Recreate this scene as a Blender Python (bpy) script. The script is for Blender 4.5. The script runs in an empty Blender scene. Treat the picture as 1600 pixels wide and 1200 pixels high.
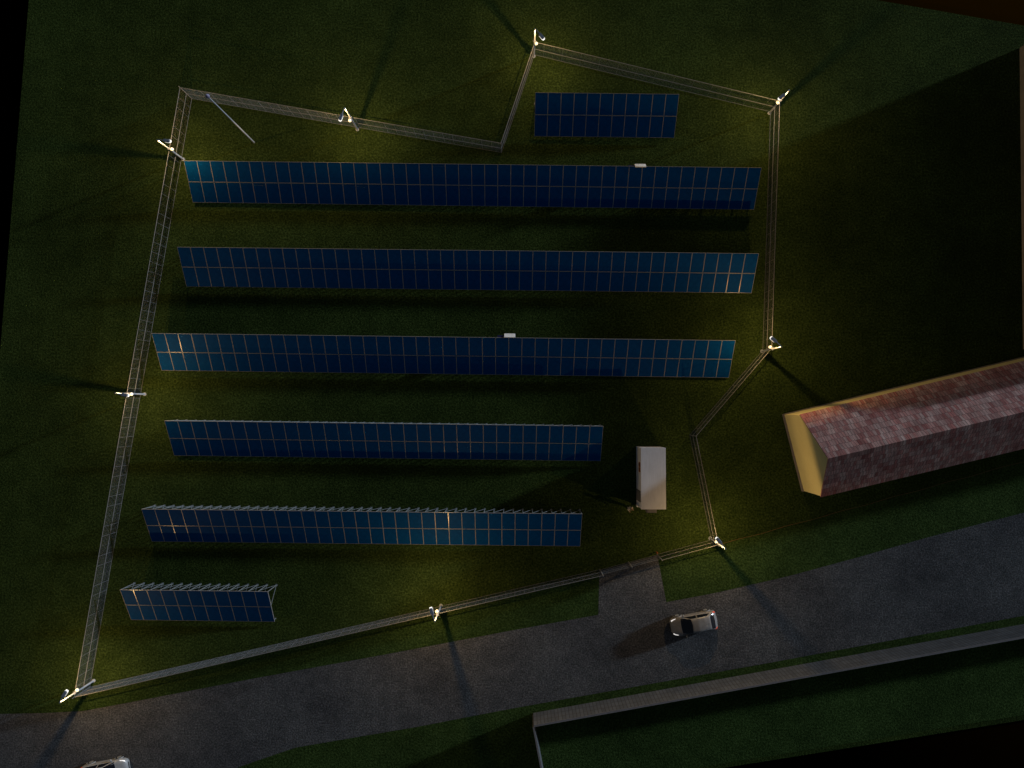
import bpy, math, random
from mathutils import Vector, Matrix, Quaternion
random.seed(7)
S = bpy.context.scene
COL = S.collection
R = math.radians

# ------------------------------------------------------------------ camera
H = 66.7                       # flying height of the camera, metres
F = 1067.0                     # focal length in pixels of a 1600 wide frame
NX, NY = 810.0, 635.0          # where the point straight below the camera falls
cam_d = bpy.data.cameras.new('camera'); cam = bpy.data.objects.new('camera', cam_d); COL.objects.link(cam)
cam_d.sensor_width = 36; cam_d.lens = F / 1600 * 36; cam_d.clip_start = 1; cam_d.clip_end = 5000
dcam = Vector((NX - 800, -(NY - 600), -F)).normalized()
CQ = dcam.rotation_difference(Vector((0, 0, -1)))
cam.rotation_mode = 'QUATERNION'; cam.rotation_quaternion = CQ; cam.location = (0, 0, H)
S.camera = cam

def G(px, py, z=0.0):
    """world point at height z seen at photo position (px, py)"""
    d = CQ @ Vector((px - 800, -(py - 600), -F))
    t = (z - H) / d.z
    return Vector((d.x * t, d.y * t, z))

# ------------------------------------------------------------------ render / light
S.view_settings.view_transform = 'Standard'; S.view_settings.look = 'None'
S.view_settings.exposure = 0.0; S.view_settings.gamma = 1
S.render.resolution_x = 1024; S.render.resolution_y = 768
S.cycles.use_denoising = True; S.cycles.denoiser = 'OPENIMAGEDENOISE'; S.cycles.denoising_input_passes = 'RGB_ALBEDO_NORMAL'
S.cycles.max_bounces = 4; S.cycles.diffuse_bounces = 2; S.cycles.glossy_bounces = 2
S.cycles.sample_clamp_indirect = 2.0

SUN_EL = 10.0; sdx, sdy = 0.922, 0.387
SUN_STR, SKY_STR, LAMP_W = 1.95, 0.026, 670.0
w = bpy.data.worlds.new('World'); S.world = w; w.use_nodes = True
nt = w.node_tree; nt.nodes.clear()
out = nt.nodes.new('ShaderNodeOutputWorld'); bg = nt.nodes.new('ShaderNodeBackground'); sky = nt.nodes.new('ShaderNodeTexSky')
sky.sky_type = 'NISHITA'; sky.sun_disc = False; sky.sun_elevation = R(SUN_EL); sky.sun_rotation = math.atan2(sdx, sdy)
nt.links.new(sky.outputs[0], bg.inputs[0]); nt.links.new(bg.outputs[0], out.inputs[0]); bg.inputs[1].default_value = SKY_STR
sl = bpy.data.lights.new('moon', 'SUN'); so = bpy.data.objects.new('moon', sl); COL.objects.link(so)
sl.energy = SUN_STR; sl.angle = R(2.2); sl.color = (0.78, 0.95, 1.12)
v = Vector((-sdx * math.cos(R(SUN_EL)), -sdy * math.cos(R(SUN_EL)), -math.sin(R(SUN_EL))))
so.rotation_mode = 'QUATERNION'; so.rotation_quaternion = v.to_track_quat('-Z', 'Y'); so.location = (60, 30, 40)

# ------------------------------------------------------------------ materials
def mat(name, color, rough=0.7, metal=0.0, spec=0.4, emit=None, estr=0.0):
    m = bpy.data.materials.new(name); m.use_nodes = True
    b = m.node_tree.nodes['Principled BSDF']
    b.inputs['Base Color'].default_value = (*color, 1); b.inputs['Roughness'].default_value = rough
    b.inputs['Metallic'].default_value = metal; b.inputs['Specular IOR Level'].default_value = spec
    if emit: b.inputs['Emission Color'].default_value = (*emit, 1); b.inputs['Emission Strength'].default_value = estr
    return m
class N:
    def __init__(s, m): s.t = m.node_tree; s.b = s.t.nodes['Principled BSDF']
    def n(s, ty, **kw):
        x = s.t.nodes.new(ty)
        for k, v_ in kw.items(): setattr(x, k, v_)
        return x
    def l(s, a, b): s.t.links.new(a, b)
    def coords(s, kind='Object'): return s.n('ShaderNodeTexCoord').outputs[kind]
    def noise(s, co, scale, detail=3, rough=0.6, stretch=None):
        if stretch:
            mp = s.n('ShaderNodeMapping'); mp.inputs['Scale'].default_value = stretch; s.l(co, mp.inputs[0]); co = mp.outputs[0]
        x = s.n('ShaderNodeTexNoise'); x.inputs['Scale'].default_value = scale; x.inputs['Detail'].default_value = detail
        x.inputs['Roughness'].default_value = rough; s.l(co, x.inputs['Vector']); return x.outputs['Fac']
    def ramp(s, fac, stops):
        x = s.n('ShaderNodeValToRGB'); e = x.color_ramp.elements
        while len(e) < len(stops): e.new(0.5)
        for q, (p, c) in zip(e, stops): q.position = p; q.color = (*c, 1)
        s.l(fac, x.inputs[0]); return x.outputs[0]
    def mix(s, a, b, fac=0.5, mode='MULTIPLY'):
        x = s.n('ShaderNodeMix', data_type='RGBA', blend_type=mode)
        x.inputs[0].default_value = fac if not hasattr(fac, 'links') else 0.5
        if hasattr(fac, 'links'): s.l(fac, x.inputs[0])
        s.l(a, x.inputs[6]); s.l(b, x.inputs[7]); return x.outputs[2]
    def bump(s, h, strength, dist):
        x = s.n('ShaderNodeBump'); x.inputs['Strength'].default_value = strength; x.inputs['Distance'].default_value = dist
        s.l(h, x.inputs['Height']); s.l(x.outputs[0], s.b.inputs['Normal'])

def speckled(name, c0, c1, c2, scale, rough=0.9, big=0.25, bump=0.5, spec=0.02, lo=0.36, hi=0.66):
    m = mat(name, c1, rough, spec=spec); k = N(m); co = k.coords()
    f = k.noise(co, scale, 3, 0.75)
    c = k.ramp(f, [(lo, c0), (0.5, c1), (hi, c2)])
    g = k.noise(co, big, 3, 0.6)
    g2 = k.noise(co, big * 7, 2, 0.6)
    sh = k.ramp(g, [(0.3, (0.72, 0.72, 0.72)), (0.7, (1.25, 1.25, 1.2))])
    sh2 = k.ramp(g2, [(0.3, (0.82, 0.84, 0.8)), (0.7, (1.16, 1.14, 1.1))])
    c = k.mix(c, sh, 1.0); c = k.mix(c, sh2, 1.0)
    k.l(c, k.b.inputs['Base Color'])
    if bump: k.bump(f, bump, 0.08)
    return m

M = {}
M['grass'] = speckled('grass', (0.014, 0.023, 0.005), (0.032, 0.051, 0.012), (0.064, 0.094, 0.026), 5.5, bump=0.6, big=0.09)
M['verge'] = speckled('verge_grass', (0.016, 0.029, 0.007), (0.034, 0.062, 0.016), (0.068, 0.108, 0.034), 5.5, bump=0.6, big=0.12)
M['asphalt'] = speckled('asphalt', (0.050, 0.049, 0.055), (0.092, 0.091, 0.102), (0.180, 0.178, 0.195), 6.5, bump=0.3, big=0.16, rough=0.8)
M['void_tone'] = mat('void_tone', (0.01, 0.005, 0.0), 1.0, spec=0.0); k = N(M['void_tone'])
sx_ = k.n('ShaderNodeSeparateXYZ'); k.l(k.coords(), sx_.inputs[0]); mr_ = k.n('ShaderNodeMapRange'); ad_ = k.n('ShaderNodeMath'); k.l(sx_.outputs[0], ad_.inputs[0]); k.l(sx_.outputs[1], ad_.inputs[1]); k.l(ad_.outputs[0], mr_.inputs[0])
mr_.inputs[1].default_value = 0; mr_.inputs[2].default_value = 110
k.l(k.ramp(mr_.outputs[0], [(0.0, (0.0006, 0.0003, 0.0002)), (1.0, (0.052, 0.021, 0.0004))]), k.b.inputs['Base Color'])   # colour of the void round the lawn: near-black, browner to the north-east

def metal(name, c, rough=0.5, metalness=0.0):
    m = mat(name, c, rough, metalness, 0.4); k = N(m); co = k.coords()
    f = k.noise(co, 3.0, 4, 0.6)
    k.l(k.ramp(f, [(0.3, tuple(x * 0.82 for x in c)), (0.7, tuple(min(1, x * 1.12) for x in c))]), k.b.inputs['Base Color'])
    return m
M['galv'] = metal('galvanised_steel', (0.22, 0.24, 0.25), 0.5)
M['fence'] = metal('fence_steel', (0.22, 0.215, 0.21), 0.55)
M['wire'] = metal('fence_wire', (0.24, 0.24, 0.25), 0.6)
M['alu'] = metal('module_frame', (0.30, 0.30, 0.32), 0.25, 0.0)
M['pole'] = metal('lamp_pole', (0.43, 0.46, 0.52), 0.45)
M['housing'] = metal('lamp_housing', (0.22, 0.23, 0.28), 0.45)
M['white'] = metal('white_enamel', (0.93, 0.93, 0.94), 0.45)
M['cream'] = metal('cream_plastic', (0.76, 0.82, 0.92), 0.4)
M['navybox'] = mat('navy_box', (0.02, 0.02, 0.09), 0.5)
M['lens'] = mat('lamp_lens', (0.9, 0.9, 0.85), 0.3, emit=(1.0, 0.94, 0.82), estr=1.3)
M['dark'] = mat('dark_seal', (0.02, 0.02, 0.022), 0.6)

# solar glass with faint cell lines
m = mat('solar_glass', (0.0, 0.1, 0.3), 0.6, spec=0.05); k = N(m); uv = k.coords('UV')
br = k.n('ShaderNodeTexBrick'); br.offset = 0.0; k.l(uv, br.inputs['Vector'])
br.inputs['Scale'].default_value = 1; br.inputs['Brick Width'].default_value = 0.2; br.inputs['Row Height'].default_value = 0.2
br.inputs['Mortar Size'].default_value = 0.003
br.inputs['Color1'].default_value = (0.0003, 0.064, 0.255, 1); br.inputs['Color2'].default_value = (0.0003, 0.057, 0.225, 1); br.inputs['Mortar'].default_value = (0.003, 0.070, 0.25, 1)
k.l(k.mix(br.outputs[0], k.ramp(k.noise(k.coords(), 0.9, 3), [(0.3, (0.86, 0.86, 0.86)), (0.7, (1.1, 1.1, 1.1))]), 1.0), k.b.inputs['Base Color'])
M['glass'] = m

# container sheet
m = mat('container_paint', (0.30, 0.28, 0.29), 0.6, spec=0.3); k = N(m); co = k.coords()
f = k.noise(co, 1.2, 5, 0.65); f2 = k.noise(co, 8, 3, 0.6, (1, 0.12, 1))
k.l(k.mix(k.ramp(f, [(0.3, (0.56, 0.55, 0.60)), (0.7, (0.62, 0.61, 0.66))]), k.ramp(f2, [(0.3, (0.92, 0.92, 0.9)), (0.7, (1.03, 1.03, 1.03))]), 1), k.b.inputs['Base Color'])
M['container'] = m
# house wall
m = mat('yellow_render', (0.5, 0.4, 0.16), 0.9, spec=0.1); k = N(m); co = k.coords()
k.l(k.ramp(k.noise(co, 0.8, 5, 0.65), [(0.3, (0.70, 0.61, 0.31)), (0.7, (0.76, 0.67, 0.35))]), k.b.inputs['Base Color']); k.bump(k.noise(co, 14, 3), 0.2, 0.02)
M['yellow'] = m
M['plinth'] = metal('grey_plinth', (0.20, 0.18, 0.18), 0.8)
m = mat('brown_render', (0.2, 0.17, 0.13), 0.9, spec=0.1); k = N(m); co = k.coords()
k.l(k.ramp(k.noise(co, 0.7, 5, 0.65), [(0.3, (0.20, 0.17, 0.14)), (0.7, (0.27, 0.23, 0.19))]), k.b.inputs['Base Color'])
M['brownwall'] = m
def shingle(name, bw, rh, stretch):
    m = mat(name, (0.2, 0.12, 0.11), 0.85, spec=0.15); k = N(m); uv = k.coords('UV')
    wob = k.n('ShaderNodeTexNoise'); wob.inputs['Scale'].default_value = 0.8; k.l(uv, wob.inputs['Vector'])
    ad = k.n('ShaderNodeVectorMath', operation='MULTIPLY_ADD'); k.l(wob.outputs['Color'], ad.inputs[0]); ad.inputs[1].default_value = (0.12, 0.05, 0); k.l(uv, ad.inputs[2])
    def brick(c1, c2, mo, w_, r_, off):
        b = k.n('ShaderNodeTexBrick'); b.offset = off; k.l(ad.outputs[0], b.inputs['Vector'])
        b.inputs['Scale'].default_value = 1; b.inputs['Brick Width'].default_value = w_; b.inputs['Row Height'].default_value = r_
        b.inputs['Mortar Size'].default_value = 0.012; b.inputs['Mortar Smooth'].default_value = 0.2
        b.inputs['Color1'].default_value = (*c1, 1); b.inputs['Color2'].default_value = (*c2, 1); b.inputs['Mortar'].default_value = (*mo, 1); return b
    a = brick((0.56, 0.24, 0.21), (0.74, 0.56, 0.49), (0.07, 0.04, 0.042), bw, rh, 0.43)
    b2 = brick((0.75, 0.70, 0.71), (1.15, 1.13, 1.12), (0.85, 0.85, 0.85), bw * 2.37, rh * 1.0, 0.31)
    c = k.mix(a.outputs[0], b2.outputs[0], 1.0)
    st = k.noise(uv, 1.0, 4, 0.7, stretch)
    c = k.mix(c, k.ramp(st, [(0.3, (0.55, 0.5, 0.5)), (0.52, (1, 0.95, 0.95)), (0.72, (1.45, 1.4, 1.4))]), 1.0)
    pt = k.noise(uv, 0.35, 3, 0.6)
    c = k.mix(c, k.ramp(pt, [(0.35, (0.85, 0.72, 0.72)), (0.65, (1.1, 1.1, 1.12))]), 1.0)
    k.l(c, k.b.inputs['Base Color']); k.bump(a.outputs['Fac'], -0.4, 0.03)
    return m
M['roof'] = shingle('roof_shingles', 0.26, 0.58, (10.5, 0.9, 1))
# garden wall bricks
m = mat('wall_blocks', (0.3, 0.28, 0.26), 0.9, spec=0.1); k = N(m); uv = k.coords('UV')
b = k.n('ShaderNodeTexBrick'); b.offset = 0.0; k.l(uv, b.inputs['Vector']); b.inputs['Scale'].default_value = 1
b.inputs['Brick Width'].default_value = 0.34; b.inputs['Row Height'].default_value = 0.85; b.inputs['Mortar Size'].default_value = 0.035
b.inputs['Color1'].default_value = (0.098, 0.104, 0.116, 1); b.inputs['Color2'].default_value = (0.125, 0.132, 0.148, 1); b.inputs['Mortar'].default_value = (0.072, 0.072, 0.075, 1)
k.l(k.mix(b.outputs[0], k.ramp(k.noise(uv, 0.7, 4, 0.6), [(0.3, (0.85, 0.85, 0.85)), (0.7, (1.1, 1.1, 1.1))]), 1), k.b.inputs['Base Color']); k.bump(b.outputs['Fac'], -0.3, 0.02)
M['blocks'] = m

# ------------------------------------------------------------------ mesh helpers
class MB:
    def __init__(s): s.v = []; s.f = []; s.uv = {}; s.mi = {}
    def add(s, vs, fs, uvs=None, mi=0):
        o = len(s.v); s.v += [tuple(p) for p in vs]
        for i, f in enumerate(fs):
            s.f.append(tuple(o + j for j in f))
            if uvs: s.uv[len(s.f) - 1] = uvs[i]
            if mi: s.mi[len(s.f) - 1] = mi
    def box(s, lo, hi, mi=0):
        x0, y0, z0 = lo; x1, y1, z1 = hi
        s.add([(x0,y0,z0),(x1,y0,z0),(x1,y1,z0),(x0,y1,z0),(x0,y0,z1),(x1,y0,z1),(x1,y1,z1),(x0,y1,z1)],
              [(0,3,2,1),(4,5,6,7),(0,1,5,4),(1,2,6,5),(2,3,7,6),(3,0,4,7)], mi=mi)
    def bar(s, a, b, r0, r1=None, n=4, mi=0, cap=True, tw=math.pi/4):
        a = Vector(a); b = Vector(b); r1 = r0 if r1 is None else r1
        d = (b - a).normalized(); up = Vector((0,0,1)) if abs(d.z) < 0.95 else Vector((1,0,0))
        x = d.cross(up).normalized(); y = d.cross(x)
        vs = [c + (x*math.cos(t)+y*math.sin(t))*r for c, r in ((a, r0), (b, r1)) for t in [tw + 2*math.pi*i/n for i in range(n)]]
        fs = [(i, (i+1) % n, n+(i+1) % n, n+i) for i in range(n)]
        if cap: fs += [tuple(range(n-1, -1, -1)), tuple(range(n, 2*n))]
        s.add(vs, fs, mi=mi)
    def ell(s, c, r, nu=14, nv=9, mi=0):
        vs = []; fs = []
        for j in range(nv + 1):
            p = math.pi * j / nv
            for i in range(nu):
                t = 2*math.pi*i/nu
                vs.append((c[0]+r[0]*math.sin(p)*math.cos(t), c[1]+r[1]*math.sin(p)*math.sin(t), c[2]+r[2]*math.cos(p)))
        for j in range(nv):
            for i in range(nu): fs.append((j*nu+i, (j+1)*nu+i, (j+1)*nu+(i+1) % nu, j*nu+(i+1) % nu))
        s.add(vs, fs, mi=mi)
    def build(s, name, mats, parent=None, smooth=False, bevel=0):
        me = bpy.data.meshes.new(name); me.from_pydata(s.v, [], s.f)
        if not isinstance(mats, (list, tuple)): mats = [mats]
        for q in mats: me.materials.append(q)
        if s.uv:
            ul = me.uv_layers.new(name='UVMap')
            for i, p in enumerate(me.polygons):
                if i in s.uv:
                    for li, uvv in zip(p.loop_indices, s.uv[i]): ul.data[li].uv = uvv
        for i, q in s.mi.items(): me.polygons[i].material_index = q
        if smooth: me.shade_smooth()
        me.update(); o = bpy.data.objects.new(name, me); COL.objects.link(o)
        if bevel:
            bm_ = o.modifiers.new('bevel', 'BEVEL'); bm_.width = bevel; bm_.segments = 2; bm_.limit_method = 'ANGLE'
        if parent: o.parent = parent
        return o
def tag(o, label, cat, group=None):
    o['label'] = label; o['category'] = cat
    if group: o['group'] = group
    return o
def empty(name, loc, rz=0.0):
    o = bpy.data.objects.new(name, None); COL.objects.link(o); o.location = loc; o.rotation_euler = (0, 0, rz); o.empty_display_size = 0.3; return o
def copy_tree(o, parent=None):
    c = o.copy(); COL.objects.link(c)
    if parent: c.parent = parent
    for ch in list(o.children): copy_tree(ch, c)
    return c
def struct(o): o['kind'] = 'structure'; return o
def sheet(name, pts, z, m):
    mb = MB(); mb.add([(p.x, p.y, z) for p in pts], [tuple(range(len(pts)))])
    o = mb.build(name, m)
    if o.data.polygons[0].normal.z < 0: o.data.flip_normals()
    return struct(o)

# ------------------------------------------------------------------ ground
mb = MB(); mb.add([(-1500,-1500,-0.3),(1500,-1500,-0.3),(1500,1500,-0.3),(-1500,1500,-0.3)], [(0,1,2,3)])
struct(mb.build('ground', M['void_tone']))  # dark sheet standing in for the empty void beyond the lawn
sheet('lawn', [G(*p) for p in [(64,-228),(45,0),(0,550),(-69,1390),(1130,1200),(1600,1125),(2300,1013),(2300,162),(1600,40),(1370,0)]], 0.0, M['grass'])
sheet('road_verge', [G(*p) for p in [(-400,1118),(-60,1093),(130,1093),(400,1045),(690,965),(930,899),(1030,869),(1112,848),(1128,851),(1600,721),(2250,540),(2250,1010),(1600,1117),(1130,1193),(0,1370),(-60,1385)]], 0.004, M['verge'])
road_top = [(-400,1120),(0,1115.5),(70,1114),(130,1111),(200,1098),(400,1059.5),(600,1023),(800,985),(935,960.5),(936.5,892),(1027,867.5),(1041,941),(1120,926),(1235,899.5),(1340,871),(1450,839.5),(1600,801),(2250,640)]
road_bot = [(2250,842),(1600,962),(1200,1036),(800,1107),(650,1136),(520,1158),(462,1168),(400,1189),(340,1211),(200,1250),(-400,1340)]
sheet('road', [G(*p) for p in road_top + road_bot], 0.008, M['asphalt'])

# ------------------------------------------------------------------ solar tables
CW, ML = 1.24, 1.98            # module width and length
SL = 2*ML + 0.02; TILT = math.asin(2.03 / SL); ZB = 0.36; ZT = ZB + SL*math.sin(TILT)
ct, st_ = math.cos(TILT), math.sin(TILT)
# one module (frame + glass), local: x across, y up the slope, z normal
mb = MB(); t_, d_ = 0.029, 0.045
mb.box((0.006, 0.0, -d_), (CW-0.006, t_, 0)); mb.box((0.006, ML-t_, -d_), (CW-0.006, ML, 0))
mb.box((0.006, t_, -d_), (0.006+t_, ML-t_, 0)); mb.box((CW-0.006-t_, t_, -d_), (CW-0.006, ML-t_, 0))
mod_me = mb.build('solar_module', M['alu']); 
mb = MB(); x0, x1, y0, y1 = 0.006+t_, CW-0.006-t_, t_, ML-t_
mb.add([(x0,y0,-0.006),(x1,y0,-0.006),(x1,y1,-0.006),(x0,y1,-0.006),(x0,y0,-0.03),(x1,y0,-0.03),(x1,y1,-0.03),(x0,y1,-0.03)], [(0,1,2,3),(7,6,5,4)],
       uvs=[[(x0,y0),(x1,y0),(x1,y1),(x0,y1)]]*2)
glass_o = mb.build('glass', M['glass'], mod_me)
# support frame, local: origin on the ground under the top edge, y down-slope negative
D = SL*ct
def sl_pt(fr, off=0.0):       # point on panel underside at fraction from top
    return Vector((0, -D*fr, ZT - (ZT-ZB)*fr - 0.075 + off))
mb = MB()
mb.bar((0,0,0), sl_pt(0.005), 0.04, n=4); mb.box((-0.09,-0.09,0),(0.09,0.09,0.05))
mb.bar((0,-0.04,0.08), sl_pt(0.46), 0.028, n=4)
mb.bar(sl_pt(0.0), sl_pt(1.0), 0.032, n=4)
mb.bar((0,-D*0.935,0), sl_pt(0.935), 0.028, n=4); mb.box((-0.05,-D*0.935-0.05,0),(0.05,-D*0.935+0.05,0.03))
sup_o = mb.build('support_frame', M['galv'])
tables = [
 ((836.3,144.5),(1061.5,147),(834.5,215),11,'short topmost solar table, alone right of the fence notch'),
 ((287,251),(1190,262),(302,319),44,'longest-row solar table nearest the top, white cabinet near its right end'),
 ((276.5,386),(1186,396),(293,448),44,'second long solar table from the top, with no white cabinet on it'),
 ((236.5,520.8),(1149.5,532),(254,579.5),44,'third long solar table from the top, reaching furthest left, white cabinet at its middle'),
 ((256.5,657.5),(943,666),(273,712),33,'medium solar table directly left of the white container'),
 ((220.5,795.5),(910,803),(240,845),33,'second solar table from the bottom, criss-cross steel struts along its upper edge'),
 ((187,921.5),(418.5,924.5),(207,966),11,'short solar table in the bottom left corner with tall struts showing behind it'),
]
table_tops = []
for ti, (tl, tr, bl, nc, lab) in enumerate(tables):
    A = G(*tl, ZT); B = G(*tr, ZT); C0 = G(*bl, ZB)
    ang = math.atan2(B.y-A.y, B.x-A.x); L = (B-A).length; cw = L/nc
    print('table', ti, 'len', round(L,2), 'colw', round(cw,3), 'depth', round((A-C0).length,2))
    root = empty('solar_table', (A.x, A.y, 0), ang)
    tag(root, lab, 'solar table', 'rows of blue solar panels on the lawn')
    sx = cw/CW
    for r in range(2):
        for c in range(nc):
            mo = mod_me.copy(); COL.objects.link(mo); mo.parent = root
            gl = glass_o.copy(); COL.objects.link(gl); gl.parent = mo
            yb = -(D) + r*(ML+0.02)*ct; zb = ZB + r*(ML+0.02)*st_
            mo.location = (c*cw, yb, zb + random.uniform(-0.004,0.004)); mo.scale = (sx, 1, 1)
            mo.rotation_euler = (TILT + random.uniform(-0.003,0.003), random.uniform(-0.003,0.003), 0)
    for fr in (0.06, 0.44, 0.56, 0.95):
        p = sl_pt(fr, 0.035)
        mb = MB(); mb.box((0.02, p.y-0.025, p.z-0.02), (L-0.02, p.y+0.025, p.z+0.012)); mb.build('purlin', M['galv'], root)
    nb = round(nc*15/11); xs = [0.04 + (L-0.08)*i/nb for i in range(nb+1)]
    for i, x in enumerate(xs):
        q = sup_o.copy(); COL.objects.link(q); q.parent = root; q.location = (x, 0, 0)
        if i:
            if i == 1: 
                mb = MB(); mb.bar((0, 0.02, 0.1), (xs[0]-xs[1], 0.02, ZT-0.15), 0.02, n=4, cap=False)
                cb = mb.build('cross_brace', M['galv'], root); cb.location = (x, 0, 0)
            else:
                q2 = cb.copy(); COL.objects.link(q2); q2.parent = root; q2.location = (x, 0, 0)
    table_tops.append((A, ang))
for o in (glass_o, mod_me, sup_o): bpy.data.objects.remove(o)

# inverter cabinets behind the top edge
def cabinet(px, py, lab, jl):
    c = G(px, py, 2.45)
    root = empty('inverter_cabinet', (c.x, c.y, 0.9), -R(0.7)); tag(root, lab, 'cabinet', 'white inverter cabinets on the solar tables')
    mb = MB(); w_, h0, h1 = 0.52, 0.0, 1.5
    y0, y1 = -0.19, 0.19
    vs = [(-w_,y0,h0),(w_,y0,h0),(w_,y1,h0),(-w_,y1,h0),(-w_,y0,h1+0.17),(w_,y0,h1+0.17),(w_,y1,h1-0.19),(-w_,y1,h1-0.19)]
    mb.add(vs, [(0,3,2,1),(4,5,6,7),(0,1,5,4),(1,2,6,5),(2,3,7,6),(3,0,4,7)]); mb.build('body', M['white'], root, bevel=0.015)
    mb = MB(); mb.box((-w_+0.08, y1, 0.12), (w_-0.08, y1+0.02, h1-0.25)); dr = mb.build('door', M['white'], root)
    mb = MB(); mb.box((w_-0.2, y1+0.02, 0.6), (w_-0.16, y1+0.05, 0.8)); mb.build('handle', M['dark'], dr)
    mb = MB()
    for sx in (-1, 1): mb.bar((sx*(w_-0.1), 0, -0.9), (sx*(w_-0.1), 0, 0.02), 0.035)
    mb.build('stand', M['galv'], root)
    c2 = G(px-14, py+1.0, 2.35)
    r2 = empty('dark_box', (c2.x, c2.y-0.06, 1.5), -R(0.7)); tag(r2, jl, 'junction box', 'navy boxes beside the cabinets')
    mb = MB(); mb.box((-0.33,-0.12,0),(0.33,0.12,0.8)); mb.build('body', M['navybox'], r2, bevel=0.01)  # plain dark navy box left of the white cabinet
    mb = MB(); mb.box((-0.28,0.12,0.05),(0.28,0.14,0.75)); mb.build('lid', M['navybox'], r2)
    mb = MB(); mb.bar((0,0,-1.5),(0,0,0.01),0.03); mb.build('stand', M['galv'], r2)
cabinet(1001, 257.8, 'small white cabinet near the right end of the long solar table nearest the top', 'dark navy box beside the white cabinet of the topmost long solar table')
cabinet(796.3, 524, 'small white cabinet at the middle of the third long solar table', 'dark navy box beside the white cabinet of the third long solar table')

# ------------------------------------------------------------------ fence
FH = 2.42
def fence_run(a, b, lab, gate=False, posts=1.0, wire=True):
    A = G(*a); B = G(*b); d = B-A; L = d.length
    root = empty('fence', A, math.atan2(d.y, d.x)); tag(root, lab, 'fence', 'straight runs of the wire fence round the solar tables')
    for z, r in ((0.06, 0.018), (1.15, 0.028), (FH, 0.026)):
        mb = MB(); mb.bar((0,0,z), (L,0,z), r, n=6); mb.build('rail', M['fence'], root)
    n = max(1, round(L/0.94)); ms = None
    for i in range(n+1):
        big = (i == 0 or i == n)
        x = L*i/n
        if big:
            mb = MB(); mb.bar((0,0,0),(0,0,FH+0.30),0.03,n=8); p = mb.build('post', M['fence'], root); p.location = (x,0,0)
        elif ms is None:
            mb = MB(); mb.bar((0,0.02,0),(0,0.02,FH),0.009,n=4); ms = mb.build('picket', M['wire'], root); ms.location = (x,0,0)
        else:
            q = ms.copy(); COL.objects.link(q); q.parent = root; q.location = (x,0,0)
    mb = MB(); k_ = int(L/0.123)
    for i in range(1, k_):
        x = L*i/k_; r = 0.0055
        mb.add([(x-r,0.006,0.06),(x+r,0.006,0.06),(x+r,0.006,FH),(x-r,0.006,FH),(x,-0.006,0.06),(x,-0.006,FH)], [(0,1,2,3),(1,4,5,2),(4,0,3,5)])
    mb.build('wire_mesh', M['wire'], root)
    return root
NWc, SWc, Gl, Gm, Gr, P6c, Bend, P5c, P4c, P3c, Nt = (300,154.4),(141,1073),(937.4,889.7),(981.7,878.2),(1026.3,866.4),(1111,843.4),(1077.6,679.6),(1191.5,547.5),(1203.6,175),(834.8,86),(783.7,238.6)
fence_run(SWc, NWc, 'long wire fence run down the left side of the solar field')
fence_run(NWc, Nt, 'wire fence run along the top left, from the mast corner to the notch')
fence_run(Nt, P3c, 'short steep wire fence run left of the short top solar table')
fence_run(P3c, P4c, 'wire fence run above the short top solar table, sloping down to the right')
fence_run(P4c, P5c, 'wire fence run down the right side, beside the ends of the long tables')
fence_run(P5c, Bend, 'short diagonal wire fence run going from the right-hand lamp down to the left')
fence_run(Bend, P6c, 'wire fence run between the white container and the house gable')
fence_run(P6c, Gr, 'shortest wire fence run, between the right gate post and the lamp by the road')
fence_run(Gl, SWc, 'long wire fence run along the road, left of the gate')
# gate
A = G(*Gl); B = G(*Gr); L = (B-A).length
root = empty('gate', A, math.atan2(B.y-A.y, B.x-A.x)); tag(root, 'double steel gate across the asphalt driveway, two leaves between three posts', 'gate')
for i, x in enumerate((0.0, L/2, L)):
    mb = MB(); mb.bar((x,-0.0,0),(x,0,FH-0.1),0.05,n=8); mb.build('post', M['fence'], root)
for s_ in (0, 1):
    x0 = 0.08 + s_*L/2; x1 = L/2 - 0.08 + s_*L/2
    mb = MB()
    for z in (0.15, 0.75, 1.35, 1.95): mb.bar((x0,0,z),(x1,0,z),0.013,n=6)
    mb.bar((x0,0,0.15),(x0,0,1.95),0.02); mb.bar((x1,0,0.15),(x1,0,1.95),0.02)
    lf = mb.build('leaf', M['fence'], root)
    mb = MB()
    k_ = int((x1-x0)/0.12)
    for i in range(1, k_): mb.bar((x0+(x1-x0)*i/k_,0,0.15),(x0+(x1-x0)*i/k_,0,1.95),0.006,n=3,cap=False)
    mb.build('wire_mesh', M['wire'], lf)
# little red marker by the gate
c = G(1025.2, 862.0)
root = empty('marker_post', c); tag(root, 'tiny orange-red marker post on the grass at the right end of the gate', 'marker')
M['red'] = metal('red_plastic', (0.30, 0.07, 0.02), 0.5)
mb = MB(); mb.bar((0,0,0),(0,0,0.5),0.045,0.04,n=10); mb.build('post', M['red'], root)
mb = MB(); mb.ell((0,0,0.53),(0.085,0.085,0.08)); mb.build('cap', M['red'], root, smooth=True)

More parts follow.
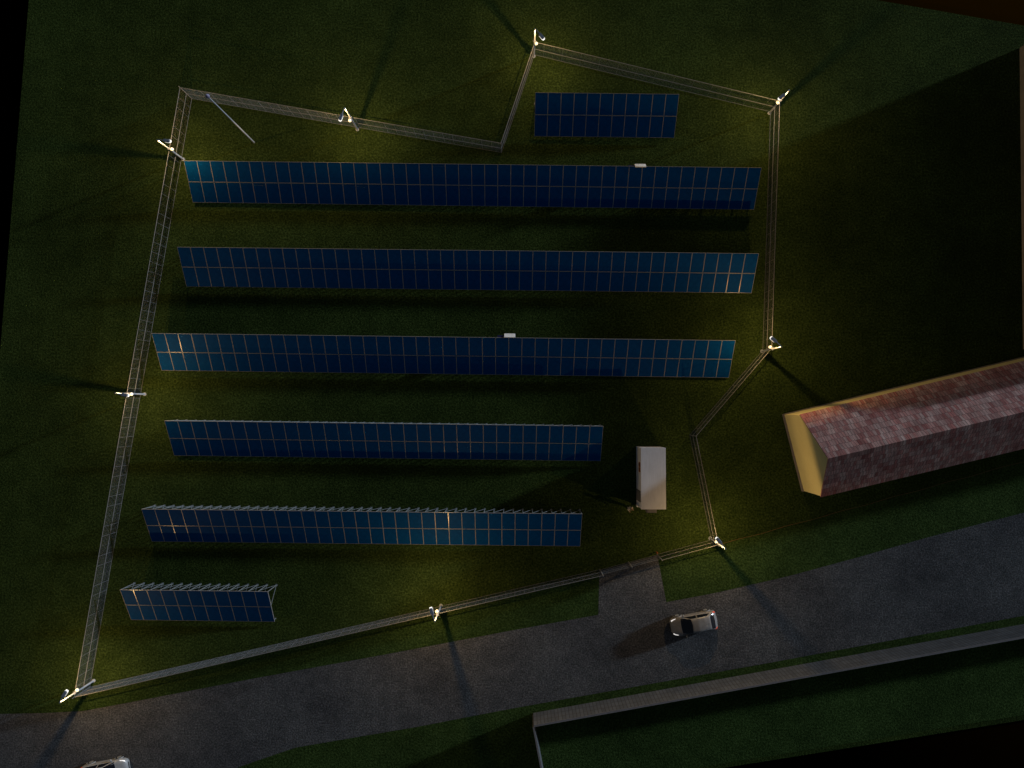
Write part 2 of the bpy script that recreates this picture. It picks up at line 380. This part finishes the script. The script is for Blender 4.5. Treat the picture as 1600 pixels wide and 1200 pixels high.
# ------------------------------------------------------------------ street lamps
PH = 4.95; CUT0, CUT1 = -0.05, 0.06
def make_lamp():
    root = empty('street_lamp', (0,0,0))
    mb = MB(); mb.bar((0,0,0),(0,0,PH),0.095,0.055,n=14,cap=True); mb.build('pole', M['pole'], root, smooth=False)
    mb = MB(); mb.bar((0,0,0),(0,0,0.06),0.17,n=14); mb.build('base_plate', M['pole'], root)
    mb = MB(); pts = [Vector((0,0,PH-0.03)), Vector((0.12,0,PH+0.05)), Vector((0.35,0,PH+0.1)), Vector((0.72,0,PH+0.12))]
    for a, b_ in zip(pts, pts[1:]): mb.bar(a, b_, 0.045, n=10)
    mb.build('arm', M['housing'], root)
    mb = MB(); w0, w1 = 0.10, 0.155; z0, z1 = PH+0.09, PH+0.19
    out_ = [(0.62,w0),(0.72,w1),(1.18,w1),(1.27,w0)]
    ring = out_ + [(x,-y) for x, y in reversed(out_)]; n = len(ring)
    top = [(0.95+(x-0.95)*0.86, y*0.75, z1) for x, y in ring]
    mb.add([(x,y,z0) for x,y in ring] + top, [(i,(i+1)%n,n+(i+1)%n,n+i) for i in range(n)] + [tuple(range(n,2*n)), tuple(range(n-1,-1,-1))])
    hd = mb.build('lamp_head', M['housing'], root); 
    hd.data.flip_normals() if hd.data.polygons[n].normal.z < 0 else None
    mb = MB(); lr = [(0.78,w1-0.01),(1.2,w1),(1.33,w0)]; ring = lr + [(x,-y) for x, y in reversed(lr)]; n = len(ring)
    mb.add([(x,y,z0-0.004) for x,y in ring] + [(x,y*0.92,z0-0.12) for x,y in ring], [(i,(i+1)%n,n+(i+1)%n,n+i) for i in range(n)] + [tuple(range(n,2*n)), tuple(range(n-1,-1,-1))])
    mb.build('lens', M['lens'], hd)
    mb = MB(); mb.ell((0.25,0,2.72),(0.175,0.175,0.175)); cd = mb.build('camera_dome', M['cream'], root, smooth=True)
    mb = MB(); mb.bar((0.0,0,2.86),(0.22,0,2.86),0.035,n=8); mb.box((-0.11,-0.11,2.78),(0.1,0.11,2.94)); mb.build('bracket', M['housing'], cd)
    ld = bpy.data.lights.new('lamp_light', 'POINT'); ld.energy = LAMP_W; ld.color = (1.0, 0.64, 0.25); ld.shadow_soft_size = 0.045
    ld.use_nodes = True; lt = ld.node_tree; em = lt.nodes['Emission']      # street luminaire: beam is stronger towards the sides than straight down
    tc = lt.nodes.new('ShaderNodeTexCoord'); sp = lt.nodes.new('ShaderNodeSeparateXYZ'); lt.links.new(tc.outputs['Normal'], sp.inputs[0])
    ops = [('ABSOLUTE', None), ('MAXIMUM', 0.16), ('POWER', -0.4)]; src = sp.outputs[2]
    for op, v_ in ops:
        mm = lt.nodes.new('ShaderNodeMath'); mm.operation = op; lt.links.new(src, mm.inputs[0])
        if v_ is not None: mm.inputs[1].default_value = v_
        src = mm.outputs[0]
    mr = lt.nodes.new('ShaderNodeMapRange'); lt.links.new(sp.outputs[2], mr.inputs[0])      # the head lets no light out above the horizontal
    mr.inputs[1].default_value = CUT0; mr.inputs[2].default_value = CUT1; mr.inputs[3].default_value = 1; mr.inputs[4].default_value = 0.04
    mm = lt.nodes.new('ShaderNodeMath'); mm.operation = 'MULTIPLY'; lt.links.new(src, mm.inputs[0]); lt.links.new(mr.outputs[0], mm.inputs[1])
    lt.links.new(mm.outputs[0], em.inputs['Strength'])
    lo = bpy.data.objects.new('lamp_light', ld); COL.objects.link(lo); lo.parent = root; lo.location = (1.08, 0, PH-0.12)
    return root
lamps = [
 ((286.5,249),(265,220.5),'street lamp at the left end of the top long solar table'),
 ((558.5,202.5),(531.5,187),'street lamp standing midway along the top left fence run'),
 ((834,88),(847,58),'topmost street lamp, at the upper fence corner above the short solar table'),
 ((1202,177),(1222.5,150),'street lamp at the upper right fence corner'),
 ((1190.5,549),(1206.5,529),'street lamp at the right fence bend, right of the third long table'),
 ((1109.5,841),(1120.5,842),'street lamp at the fence corner right of the gate, beside the road'),
 ((689,946),(673.5,951.5),'street lamp midway along the fence by the road'),
 ((146.5,1063.5),(99.5,1087),'street lamp at the bottom left fence corner beside the road'),
 ((226,616),(194.5,617),'street lamp midway down the long left fence run'),
]
proto = make_lamp()
for i, (bp, hp, lab) in enumerate(lamps):
    b_ = G(*bp); h_ = G(*hp, PH+0.05); d = h_-b_
    print('lamp', i, 'arm', round(math.hypot(d.x,d.y),2))
    o = proto if i == 0 else copy_tree(proto)
    o.location = b_; o.rotation_euler = (0,0,math.atan2(d.y,d.x)); tag(o, lab, 'street lamp', 'street lamps along the fence')
# tall mast
b_ = G(397, 222.5); root = empty('mast', b_); tag(root, 'tall thin pale mast inside the upper left fence corner, lilac cap on top', 'mast')
mb = MB(); mb.bar((0,0,0),(0,0,10.1),0.075,0.05,n=12); mb.build('pole', M['pole'], root)
mb = MB(); mb.bar((0,0,0),(0,0,0.05),0.10,n=12); mb.build('base_plate', M['galv'], root)
M['lilac'] = metal('lilac_cap', (0.24, 0.22, 0.34), 0.5)
mb = MB(); mb.bar((0,0,9.95),(0,0,10.15),0.12,0.19,n=14); mb.bar((0,0,10.15),(0,0,10.42),0.19,0.03,n=14); mb.build('cap', M['lilac'], root)

# ------------------------------------------------------------------ container
z = 2.72
c0 = G(1001.2,699.6,z); c1 = G(1040,699.6,z); c3 = G(1001.2,796,z)
W_ = (c1-c0).length; L_ = (c3-c0).length; ang = math.atan2(c1.y-c0.y, c1.x-c0.x)
root = empty('container', (c0.x, c0.y, 0), ang); tag(root, 'white box container cabin standing on the lawn by the driveway', 'container')
mb = MB()
# corrugated-ish sides: shell with ribs
mb.box((0.02,-L_+0.02,0.12),(W_-0.02,-0.02,z-0.05)); body = mb.build('body', M['container'], root)
mb = MB(); mb.box((0,-L_,z-0.05),(W_,0,z)); mb.build('roof', M['container'], root, bevel=0.012)
mb = MB()
for x in (0.06, W_-0.06):
    for y in (-0.06, -L_+0.06): mb.box((x-0.06,y-0.06,0),(x+0.06,y+0.06,0.118))
mb.box((0.03,-L_+0.03,0.02),(W_-0.03,-0.03,0.117)); mb.build('base_frame', M['plinth'], root)
M['doorgrey'] = metal('door_grey', (0.13, 0.12, 0.12), 0.6)
M['orange'] = metal('orange_frame', (0.42, 0.13, 0.03), 0.6)
# door in west side
y0, y1 = -5.05, -4.15
mb = MB(); mb.box((-0.02,y0,0.2),(0.019,y1,2.3)); dr = mb.build('door', M['doorgrey'], root)
mb = MB()
for bx in (((y0-0.06),y0,0.14,2.36),((y1),y1+0.06,0.14,2.36),(y0,y1,2.3,2.36),(y0,y1,0.14,0.2)): mb.box((-0.035,bx[0],bx[2]),(0.018,bx[1],bx[3]))
mb.build('frame', M['dark'], dr)
mb = MB(); mb.box((-0.06,y0+0.08,1.1),(-0.021,y0+0.12,1.3)); mb.build('handle', M['galv'], dr)
# two orange framed louvres
for yy in (-1.62, -2.10):
    mb = MB()
    a0, a1, b0, b1 = yy-0.22, yy+0.22, 1.75, 2.35
    for bx in ((a0-0.0,a0+0.05,b0,b1),(a1-0.05,a1,b0,b1),(a0+0.05,a1-0.05,b1-0.05,b1),(a0+0.05,a1-0.05,b0,b0+0.05)): mb.box((-0.05,bx[0],bx[2]),(0.019,bx[1],bx[3]))
    lv = mb.build('vent', M['orange'], root)
    mb = MB()
    for k_ in range(6): mb.box((-0.03,a0+0.05,b0+0.06+k_*0.08),(0.018,a1-0.05,b0+0.1+k_*0.08))
    mb.build('louvre', M['dark'], lv)
# AC unit on the south end
mb = MB(); mb.box((0.58,-L_-0.36,1.75),(1.5,-L_+0.018,2.4)); ac = mb.build('air_conditioner', M['doorgrey'], root, bevel=0.02)
mb = MB(); mb.bar((1.04,-L_-0.385,2.07),(1.04,-L_-0.361,2.07),0.24,n=16); mb.build('fan_grille', M['dark'], ac)
mb = MB(); mb.box((0.0,-L_-0.12,0.02),(0.3,-L_+0.0,0.35)); mb.build('step', M['white'], root)

# ------------------------------------------------------------------ house
z = 4.1
HA = G(1223,648); HB = G(1600,558); ud = (HB-HA).normalized(); vd = Vector((ud.y, -ud.x, 0))   # vd points to the south side
wid = (G(1252.7,766.3)-HA).length; Lh = 45.0; ZR = 7.7
print('house width', wid)
root = empty('house', HA, math.atan2(ud.y, ud.x)); tag(root, 'long yellow gabled house with a reddish shingle roof above the road', 'house')
wl = -wid
mb = MB()
vs = [(0,0,0.45),(0,wl,0.45),(0,wl,z),(0,wl/2,ZR-0.04),(0,0,z),(Lh,0,0.45),(Lh,wl,0.45),(Lh,wl,z),(Lh,wl/2,ZR-0.04),(Lh,0,z)]
mb.add(vs, [(0,4,3,2,1),(5,6,7,8,9),(0,5,9,4),(1,2,7,6)]); wall = mb.build('wall', M['yellow'], root)
mb = MB(); mb.box((-0.06,wl-0.06,0),(Lh+0.06,0.06,0.45)); mb.build('plinth', M['plinth'], root)
rise = ZR - z; half = wid/2; sl_ = math.hypot(rise, half)
mb = MB()
e = 0.05; th = 0.12
def slope(yE, yR, flip):
    nz = half/sl_; ny = (rise/sl_) * (1 if yE > yR else -1)
    zz = z
    P = lambda x, y, zq, o: (x, y+ny*o, zq+nz*o)
    q = [P(-e,yE,zz,0.0),P(Lh+e,yE,zz,0.0),P(Lh+e,yR,ZR,0.0),P(-e,yR,ZR,0.0),P(-e,yE,zz,th),P(Lh+e,yE,zz,th),(Lh+e,yR,ZR+th/nz),(-e,yR,ZR+th/nz)]
    u = [(0,0),(Lh,0),(Lh,sl_),(0,sl_)]
    fs = [(4,5,6,7),(3,2,1,0),(0,1,5,4),(0,4,7,3),(1,2,6,5)]
    if flip: fs = [tuple(reversed(f)) for f in fs]; u_ = list(reversed(u)); 
    else: u_ = u
    uvs = [u_, u_, [(0,0)]*4, [(0,0)]*4, [(0,0)]*4]
    mb.add(q, fs, uvs=uvs)
slope(0.02, wl/2, True); slope(wl-0.02, wl/2, False)
rf = mb.build('roof', M['roof'], root)
# apartment-size building on the right edge
c = [G(1593,75),G(1598.3,546),G(2050,438),G(2050,75)]
root = empty('building', c[0]); tag(root, 'tall plain brown building cut off by the right edge of the photo above the house', 'building')
ZB2 = 8.5; q = [p-c[0] for p in c]; n = 4
mb = MB(); mb.add([(p.x,p.y,0) for p in q]+[(p.x,p.y,ZB2-0.3) for p in q], [(i,(i+1)%n,n+(i+1)%n,n+i) for i in range(n)]); mb.build('wall', M['brownwall'], root)
mb = MB(); cc = sum(q, Vector())/4; qq = [cc+(p-cc)*1.004 for p in q]
mb.add([(p.x,p.y,ZB2-0.3) for p in qq]+[(p.x,p.y,ZB2) for p in qq], [(i,(i+1)%n,n+(i+1)%n,n+i) for i in range(n)]+[(4,5,6,7),(3,2,1,0)]); mb.build('roof', M['plinth'], root)

# ------------------------------------------------------------------ garden walls
WH = 2.55
def garden_wall(a, b, lab, th=0.16, inset=0.0):
    A = G(*a); B = G(*b); d = B-A; L = d.length - inset
    root = empty('garden_wall', A + d.normalized()*inset, math.atan2(d.y, d.x)); tag(root, lab, 'wall')
    mb = MB(); y0, y1 = -th, 0.0
    vs = [(0,y0,0),(L,y0,0),(L,y1,0),(0,y1,0),(0,y0,WH-0.03),(L,y0,WH-0.03),(L,y1,WH-0.03),(0,y1,WH-0.03)]
    u = [(0,0),(L,0),(L,WH),(0,WH)]
    mb.add(vs, [(0,1,5,4),(2,3,7,6),(1,2,6,5),(3,0,4,7)], uvs=[u,[(L,0),(0,0),(0,WH),(L,WH)],[(0,0),(th,0),(th,WH),(0,WH)],[(0,0),(th,0),(th,WH),(0,WH)]]); mb.build('blockwork', M['blocks'], root)
    mb = MB(); mb.box((-0.004,y0-0.015,WH-0.03),(L,y1+0.015,WH)); mb.build('coping', M['plinth'], root)
    return root
wr = garden_wall((833,1113.9),(2250,857),'long grey block wall beside the far side of the road, bottom right')
garden_wall((833.0+0.6,1116.6),(868,1301),'pale block wall running down to the bottom edge from the end of the long grey wall', th=0.12)

# thin cable standing for the line where two grass areas meet
A = G(1128,850,0.03); B = G(1600,721,0.03); Cc = G(2200,556,0.03)
mb = MB(); n = 40; P_ = [A.lerp(B, i/n) + Vector((0, 0.04*math.sin(i*0.9), 0)) for i in range(n+1)] + [Cc]
for a, b_ in zip(P_, P_[1:]): mb.bar(a, b_, 0.022, n=4, cap=False)
M['seam'] = mat('seam', (0.16, 0.085, 0.03), 0.7)
tag(mb.build('seam', M['seam']), 'thin brown cable in the grass between the house and the road', 'seam')

# ------------------------------------------------------------------ cars
ST = [  # x, half width, shoulder z, top z, top half width
 (2.22,0.50,0.52,0.56,0.40),(2.14,0.70,0.62,0.68,0.56),(1.95,0.81,0.70,0.79,0.66),(1.60,0.87,0.78,0.90,0.72),(1.28,0.885,0.84,0.98,0.76),
 (0.80,0.89,0.88,1.19,0.69),(0.30,0.89,0.91,1.41,0.63),(-0.30,0.895,0.93,1.48,0.64),(-0.95,0.89,0.95,1.46,0.63),(-1.38,0.885,0.97,1.40,0.62),
 (-1.72,0.87,0.97,1.20,0.66),(-1.95,0.84,0.95,1.02,0.68),(-2.10,0.78,0.80,0.86,0.62),(-2.20,0.62,0.58,0.62,0.50)]
def car_st(x):
    for a, b_ in zip(ST, ST[1:]):
        if a[0] >= x >= b_[0]:
            t = (a[0]-x)/(a[0]-b_[0]); return [a[i]+(b_[i]-a[i])*t for i in range(1,5)]
    return list(ST[0][1:] if x > 0 else ST[-1][1:])
def car_pt(x, t, off=0.0):
    """t: 0 belly centre .. 1 roof centre, sign gives side"""
    sg = 1 if t >= 0 else -1; t = abs(t); w_, zs, zt, wg = car_st(x)
    nd = [(0,(0,0.2)),(0.15,(0.82*w_,0.2)),(0.25,(0.98*w_,0.36)),(0.38,(w_,0.58)),(0.5,(0.97*w_,zs)),(0.54,(0.93*w_,zs+0.035)),(0.72,(wg+0.02,zt-0.06)),(0.79,(wg*0.9,zt)),(0.9,(wg*0.45,zt+0.025)),(1.0,(0,zt+0.03))]
    for a, b_ in zip(nd, nd[1:]):
        if a[0] <= t <= b_[0]+1e-9:
            q = (t-a[0])/(b_[0]-a[0]); y = a[1][0]+(b_[1][0]-a[1][0])*q; z_ = a[1][1]+(b_[1][1]-a[1][1])*q
            nx, nz = (b_[1][1]-a[1][1]), -(b_[1][0]-a[1][0]); l = math.hypot(nx,nz) or 1
            return (x, sg*(y+nx/l*off), z_+nz/l*off)
def patch(mb, cx, ct, off, mi=0):
    n, m_ = len(cx), len(ct)
    mb.add([car_pt(x, t, off) for x in cx for t in ct], [(i*m_+j, (i+1)*m_+j, (i+1)*m_+j+1, i*m_+j+1) for i in range(n-1) for j in range(m_-1)], mi=mi)
def quadpatch(mb, quad, off, n=5):
    """quad of 4 (x,t) corners"""
    vs = []; 
    for i in range(n+1):
        for j in range(n+1):
            u, v_ = i/n, j/n
            x = (quad[0][0]*(1-u)+quad[1][0]*u)*(1-v_)+(quad[3][0]*(1-u)+quad[2][0]*u)*v_
            t = (quad[0][1]*(1-u)+quad[1][1]*u)*(1-v_)+(quad[3][1]*(1-u)+quad[2][1]*u)*v_
            vs.append(car_pt(x, t, off))
    m_ = n+1
    mb.add(vs, [(i*m_+j, (i+1)*m_+j, (i+1)*m_+j+1, i*m_+j+1) for i in range(n) for j in range(n)])
M['carpaint'] = metal('car_paint', (0.27, 0.26, 0.26), 0.38, 0.1)
M['carpaint2'] = metal('car_paint_silver', (0.33, 0.34, 0.36), 0.35, 0.1)
M['carglass'] = mat('car_glass', (0.008, 0.010, 0.016), 0.12, spec=0.5)
M['tyre'] = mat('tyre', (0.03, 0.03, 0.03), 0.8)
M['rim'] = metal('rim', (0.45, 0.46, 0.47), 0.35, 0.4)
M['headl'] = mat('headlight_lens', (0.9, 0.9, 0.9), 0.2, emit=(1.0, 0.95, 0.92), estr=0.75)
M['taill'] = mat('tail_light', (0.6, 0.05, 0.02), 0.3, emit=(1.0, 0.12, 0.03), estr=0.25)
def make_car(paint):
    root = empty('car', (0,0,0))
    xs = [2.22 - 4.42*i/48 for i in range(49)]
    ts = [0,0.15,0.2,0.25,0.31,0.38,0.44,0.5,0.52,0.54,0.6,0.66,0.72,0.755,0.79,0.85,0.9,0.95,1.0]
    ring = ts + [-t for t in reversed(ts[1:-1])]
    mb = MB(); n, m_ = len(xs), len(ring)
    mb.add([car_pt(x, t) for x in xs for t in ring], [(i*m_+j, i*m_+(j+1)%m_, (i+1)*m_+(j+1)%m_, (i+1)*m_+j) for i in range(n-1) for j in range(m_)] + [tuple(range(m_-1,-1,-1)), tuple((n-1)*m_+j for j in range(m_))])
    mb.build('body', paint, root, smooth=True)
    def P(name, quads, m, parent=root, off=0.012):
        mb = MB()
        for q in quads: quadpatch(mb, q, off)
        return mb.build(name, m, parent, smooth=True)
    P('windscreen', [((1.24,0.70),(0.36,0.74),(0.30,1.0),(1.30,1.0)), ((1.30,-1.0),(0.30,-1.0),(0.36,-0.74),(1.24,-0.70))], M['carglass'])
    P('rear_window', [((-1.48,0.76),(-1.88,0.74),(-1.92,1.0),(-1.46,1.0)), ((-1.46,-1.0),(-1.92,-1.0),(-1.88,-0.74),(-1.48,-0.76))], M['carglass'])
    for s_ in (1,-1):
        P('side_window', [((1.0,s_*0.56),(-0.22,s_*0.55),(-0.22,s_*0.70),(0.42,s_*0.70))], M['carglass'])
        P('side_window', [((-0.32,s_*0.55),(-1.55,s_*0.57),(-1.22,s_*0.69),(-0.32,s_*0.70))], M['carglass'])
        P('headlight', [((2.12,s_*0.56),(1.66,s_*0.54),(1.72,s_*0.70),(2.10,s_*0.78))], M['headl'], off=0.018)
        P('tail_light', [((-1.82,s_*0.50),(-2.12,s_*0.48),(-2.10,s_*0.68),(-1.93,s_*0.66))], M['taill'], off=0.018)
        mb = MB(); mb.ell((0.95,s_*0.99,0.98),(0.07,0.12,0.075)); mb.bar((0.95,s_*0.84,0.93),(0.95,s_*0.92,0.97),0.025); mb.build('mirror', paint, root, smooth=True)
        mb = MB(); mb.box((0.33,s_*0.9-0.012,0.74),(0.5,s_*0.9+0.012,0.77)); mb.box((-0.75,s_*0.905-0.012,0.76),(-0.58,s_*0.905+0.012,0.79)); mb.build('door_handle', M['rim'], root)
        for wx in (1.38, -1.36):
            mb = MB(); mb.bar((wx,s_*0.70,0.32),(wx,s_*0.925,0.32),0.32,n=24); wh = mb.build('wheel', M['tyre'], root)
            mb = MB(); mb.bar((wx,s_*0.926,0.32),(wx,s_*0.94,0.32),0.2,n=18); mb.build('rim', M['rim'], wh)
            mb = MB()   # flared arch
            pts = [(wx+0.39*math.cos(a_), 0.32+0.39*math.sin(a_)) for a_ in [math.pi*i/12 for i in range(13)]]
            for (xa,za),(xb,zb_) in zip(pts, pts[1:]): mb.bar((xa,s_*0.885,za),(xb,s_*0.885,zb_),0.05,n=6,cap=False)
            mb.build('wheel_arch', paint, root, smooth=True)
    mb = MB(); mb.box((2.20,-0.36,0.36),(2.235,0.36,0.48)); mb.build('grille', M['dark'], root)
    mb = MB(); mb.box((-2.225,-0.26,0.5),(-2.195,0.26,0.61)); mb.build('number_plate', M['white'], root)
    mb = MB(); mb.bar((-1.15,0,1.48),(-1.30,0,1.62),0.012,0.006); mb.build('aerial', M['dark'], root)
    return root
c1_ = make_car(M['carpaint']); c = G(1084.5,974.0,0.7); c1_.location = (c.x,c.y,0)
a_ = G(1049,982,0.6)-G(1121,968,0.6); c1_.rotation_euler = (0,0,math.atan2(a_.y,a_.x)); tag(c1_, 'whole silver-beige car on the road below the gate, facing left', 'car', 'cars on the road')
c2_ = make_car(M['carpaint2']); c = G(163,1205.0,0.7); c2_.location = (c.x,c.y,0)
a_ = G(200,1198.0,0.6)-G(128,1211,0.6); c2_.rotation_euler = (0,0,math.atan2(a_.y,a_.x)); tag(c2_, 'silver car cut off by the bottom edge of the picture at lower left', 'car', 'cars on the road')

# ------------------------------------------------------------------ person
def make_person():
    J = {}; E = []; Rr = {}
    def j(n, p, r, par=None):
        J[n] = len(J); Rr[n] = (p, r)
        if par: E.append((J[par], J[n]))
    j('pelvis',(0,0,0.95),(0.155,0.115)); j('waist',(0.0,0,1.08),(0.135,0.10),'pelvis'); j('chest',(0.02,0,1.28),(0.17,0.12),'waist'); j('neckb',(0.02,0,1.44),(0.10,0.085),'chest')
    j('neck',(0.035,0,1.50),(0.055,0.055),'neckb'); j('head0',(0.05,0,1.57),(0.07,0.08),'neck'); j('head1',(0.055,0,1.66),(0.078,0.095),'head0'); j('head2',(0.045,0,1.73),(0.06,0.075),'head1')
    for s_, nm in ((1,'L'),(-1,'R')):
        j('hip'+nm,(0,s_*0.09,0.90),(0.10,0.10),'pelvis'); j('thigh'+nm,(0.03*s_,s_*0.10,0.70),(0.085,0.085),'hip'+nm); j('knee'+nm,(0.06*s_,s_*0.10,0.50),(0.06,0.06),'thigh'+nm)
        j('calf'+nm,(0.03*s_,s_*0.10,0.34),(0.058,0.058),'knee'+nm); j('ankle'+nm,(0.0+0.02*s_,s_*0.10,0.10),(0.042,0.042),'calf'+nm); j('heel'+nm,(0.02*s_,s_*0.10,0.045),(0.042,0.042),'ankle'+nm); j('toe'+nm,(0.02*s_+0.17,s_*0.115,0.035),(0.038,0.032),'heel'+nm)
        j('sh'+nm,(0.01,s_*0.185,1.39),(0.072,0.07),'neckb'); j('uarm'+nm,(0.0,s_*0.235,1.24),(0.052,0.052),'sh'+nm); j('elb'+nm,(-0.02,s_*0.27,1.10),(0.042,0.042),'uarm'+nm)
        j('farm'+nm,(0.09,s_*0.25,1.04),(0.038,0.038),'elb'+nm); j('wrist'+nm,(0.21,s_*0.20,1.02),(0.026,0.03),'farm'+nm); j('palm'+nm,(0.27,s_*0.18,1.02),(0.022,0.038),'wrist'+nm)
        for k_, (dy, ln) in enumerate(((-0.03,0.062),(-0.01,0.072),(0.010,0.068),(0.028,0.052))):
            j('f%d%s'%(k_,nm),(0.30+0.4*ln,s_*0.175+dy,1.015),(0.009,0.009),'palm'+nm); j('g%d%s'%(k_,nm),(0.31+0.9*ln,s_*0.172+dy,0.995),(0.008,0.008),'f%d%s'%(k_,nm))
        j('th'+nm,(0.265,s_*0.14,1.035),(0.011,0.011),'palm'+nm); j('tt'+nm,(0.30,s_*0.125,1.03),(0.009,0.009),'th'+nm)
    me = bpy.data.meshes.new('person'); me.from_pydata([Rr[n][0] for n in J], E, []); o = bpy.data.objects.new('person', me); COL.objects.link(o)
    md = o.modifiers.new('skin','SKIN'); sv = me.skin_vertices[0].data
    for i, n in enumerate(J): sv[i].radius = Rr[n][1]; sv[i].use_root = (i == 0)
    md.use_smooth_shade = True
    sb = o.modifiers.new('sub','SUBSURF'); sb.levels = 1; sb.render_levels = 1
    dg = bpy.context.evaluated_depsgraph_get(); m2 = bpy.data.meshes.new_from_object(o.evaluated_get(dg)); bpy.data.objects.remove(o)
    o = bpy.data.objects.new('person', m2); COL.objects.link(o); m2.materials.clear()
    for q in (mat('skin',(0.48,0.30,0.22),0.6), mat('beige_jacket',(0.62,0.53,0.42),0.85), mat('tan_trousers',(0.38,0.32,0.25),0.85), M['dark']): m2.materials.append(q)
    for p in m2.polygons:
        c = p.center; k_ = 1
        if c.z > 1.475: k_ = 0
        elif c.x > 0.20 and c.z > 0.9: k_ = 0
        elif c.z < 0.09: k_ = 3
        elif c.z < 0.92 and abs(c.y) < 0.24: k_ = 2
        p.material_index = k_
    m2.shade_smooth()
    mb = MB(); mb.ell((0.028,0,1.715),(0.105,0.090,0.085)); mb.build('hair', mat('hair',(0.20,0.14,0.08),0.8), o, smooth=True)
    mb = MB()
    for s_ in (1,-1): mb.ell((0.132,s_*0.033,1.665),(0.012,0.014,0.009),8,6)
    mb.build('eyes', M['dark'], o, smooth=True)
    mb = MB(); mb.ell((0.148,0,1.64),(0.018,0.012,0.022),8,6); mb.build('nose', m2.materials[0], o, smooth=True)
    mb = MB(); mb.ell((0.132,0,1.605),(0.01,0.024,0.006),8,6); mb.build('mouth', mat('lips',(0.4,0.15,0.13),0.6), o, smooth=True)
    mb = MB()
    for s_ in (1,-1): mb.ell((0.05,s_*0.088,1.65),(0.02,0.012,0.03),8,6)
    mb.build('ears', m2.materials[0], o, smooth=True)
    return o
p = make_person(); c = G(981.5,791.5); p.location = (c.x,c.y,0.012); p.rotation_euler = (0,0,R(-60))
tag(p, 'person in beige jacket and tan trousers standing on the grass by the container door corner', 'person')
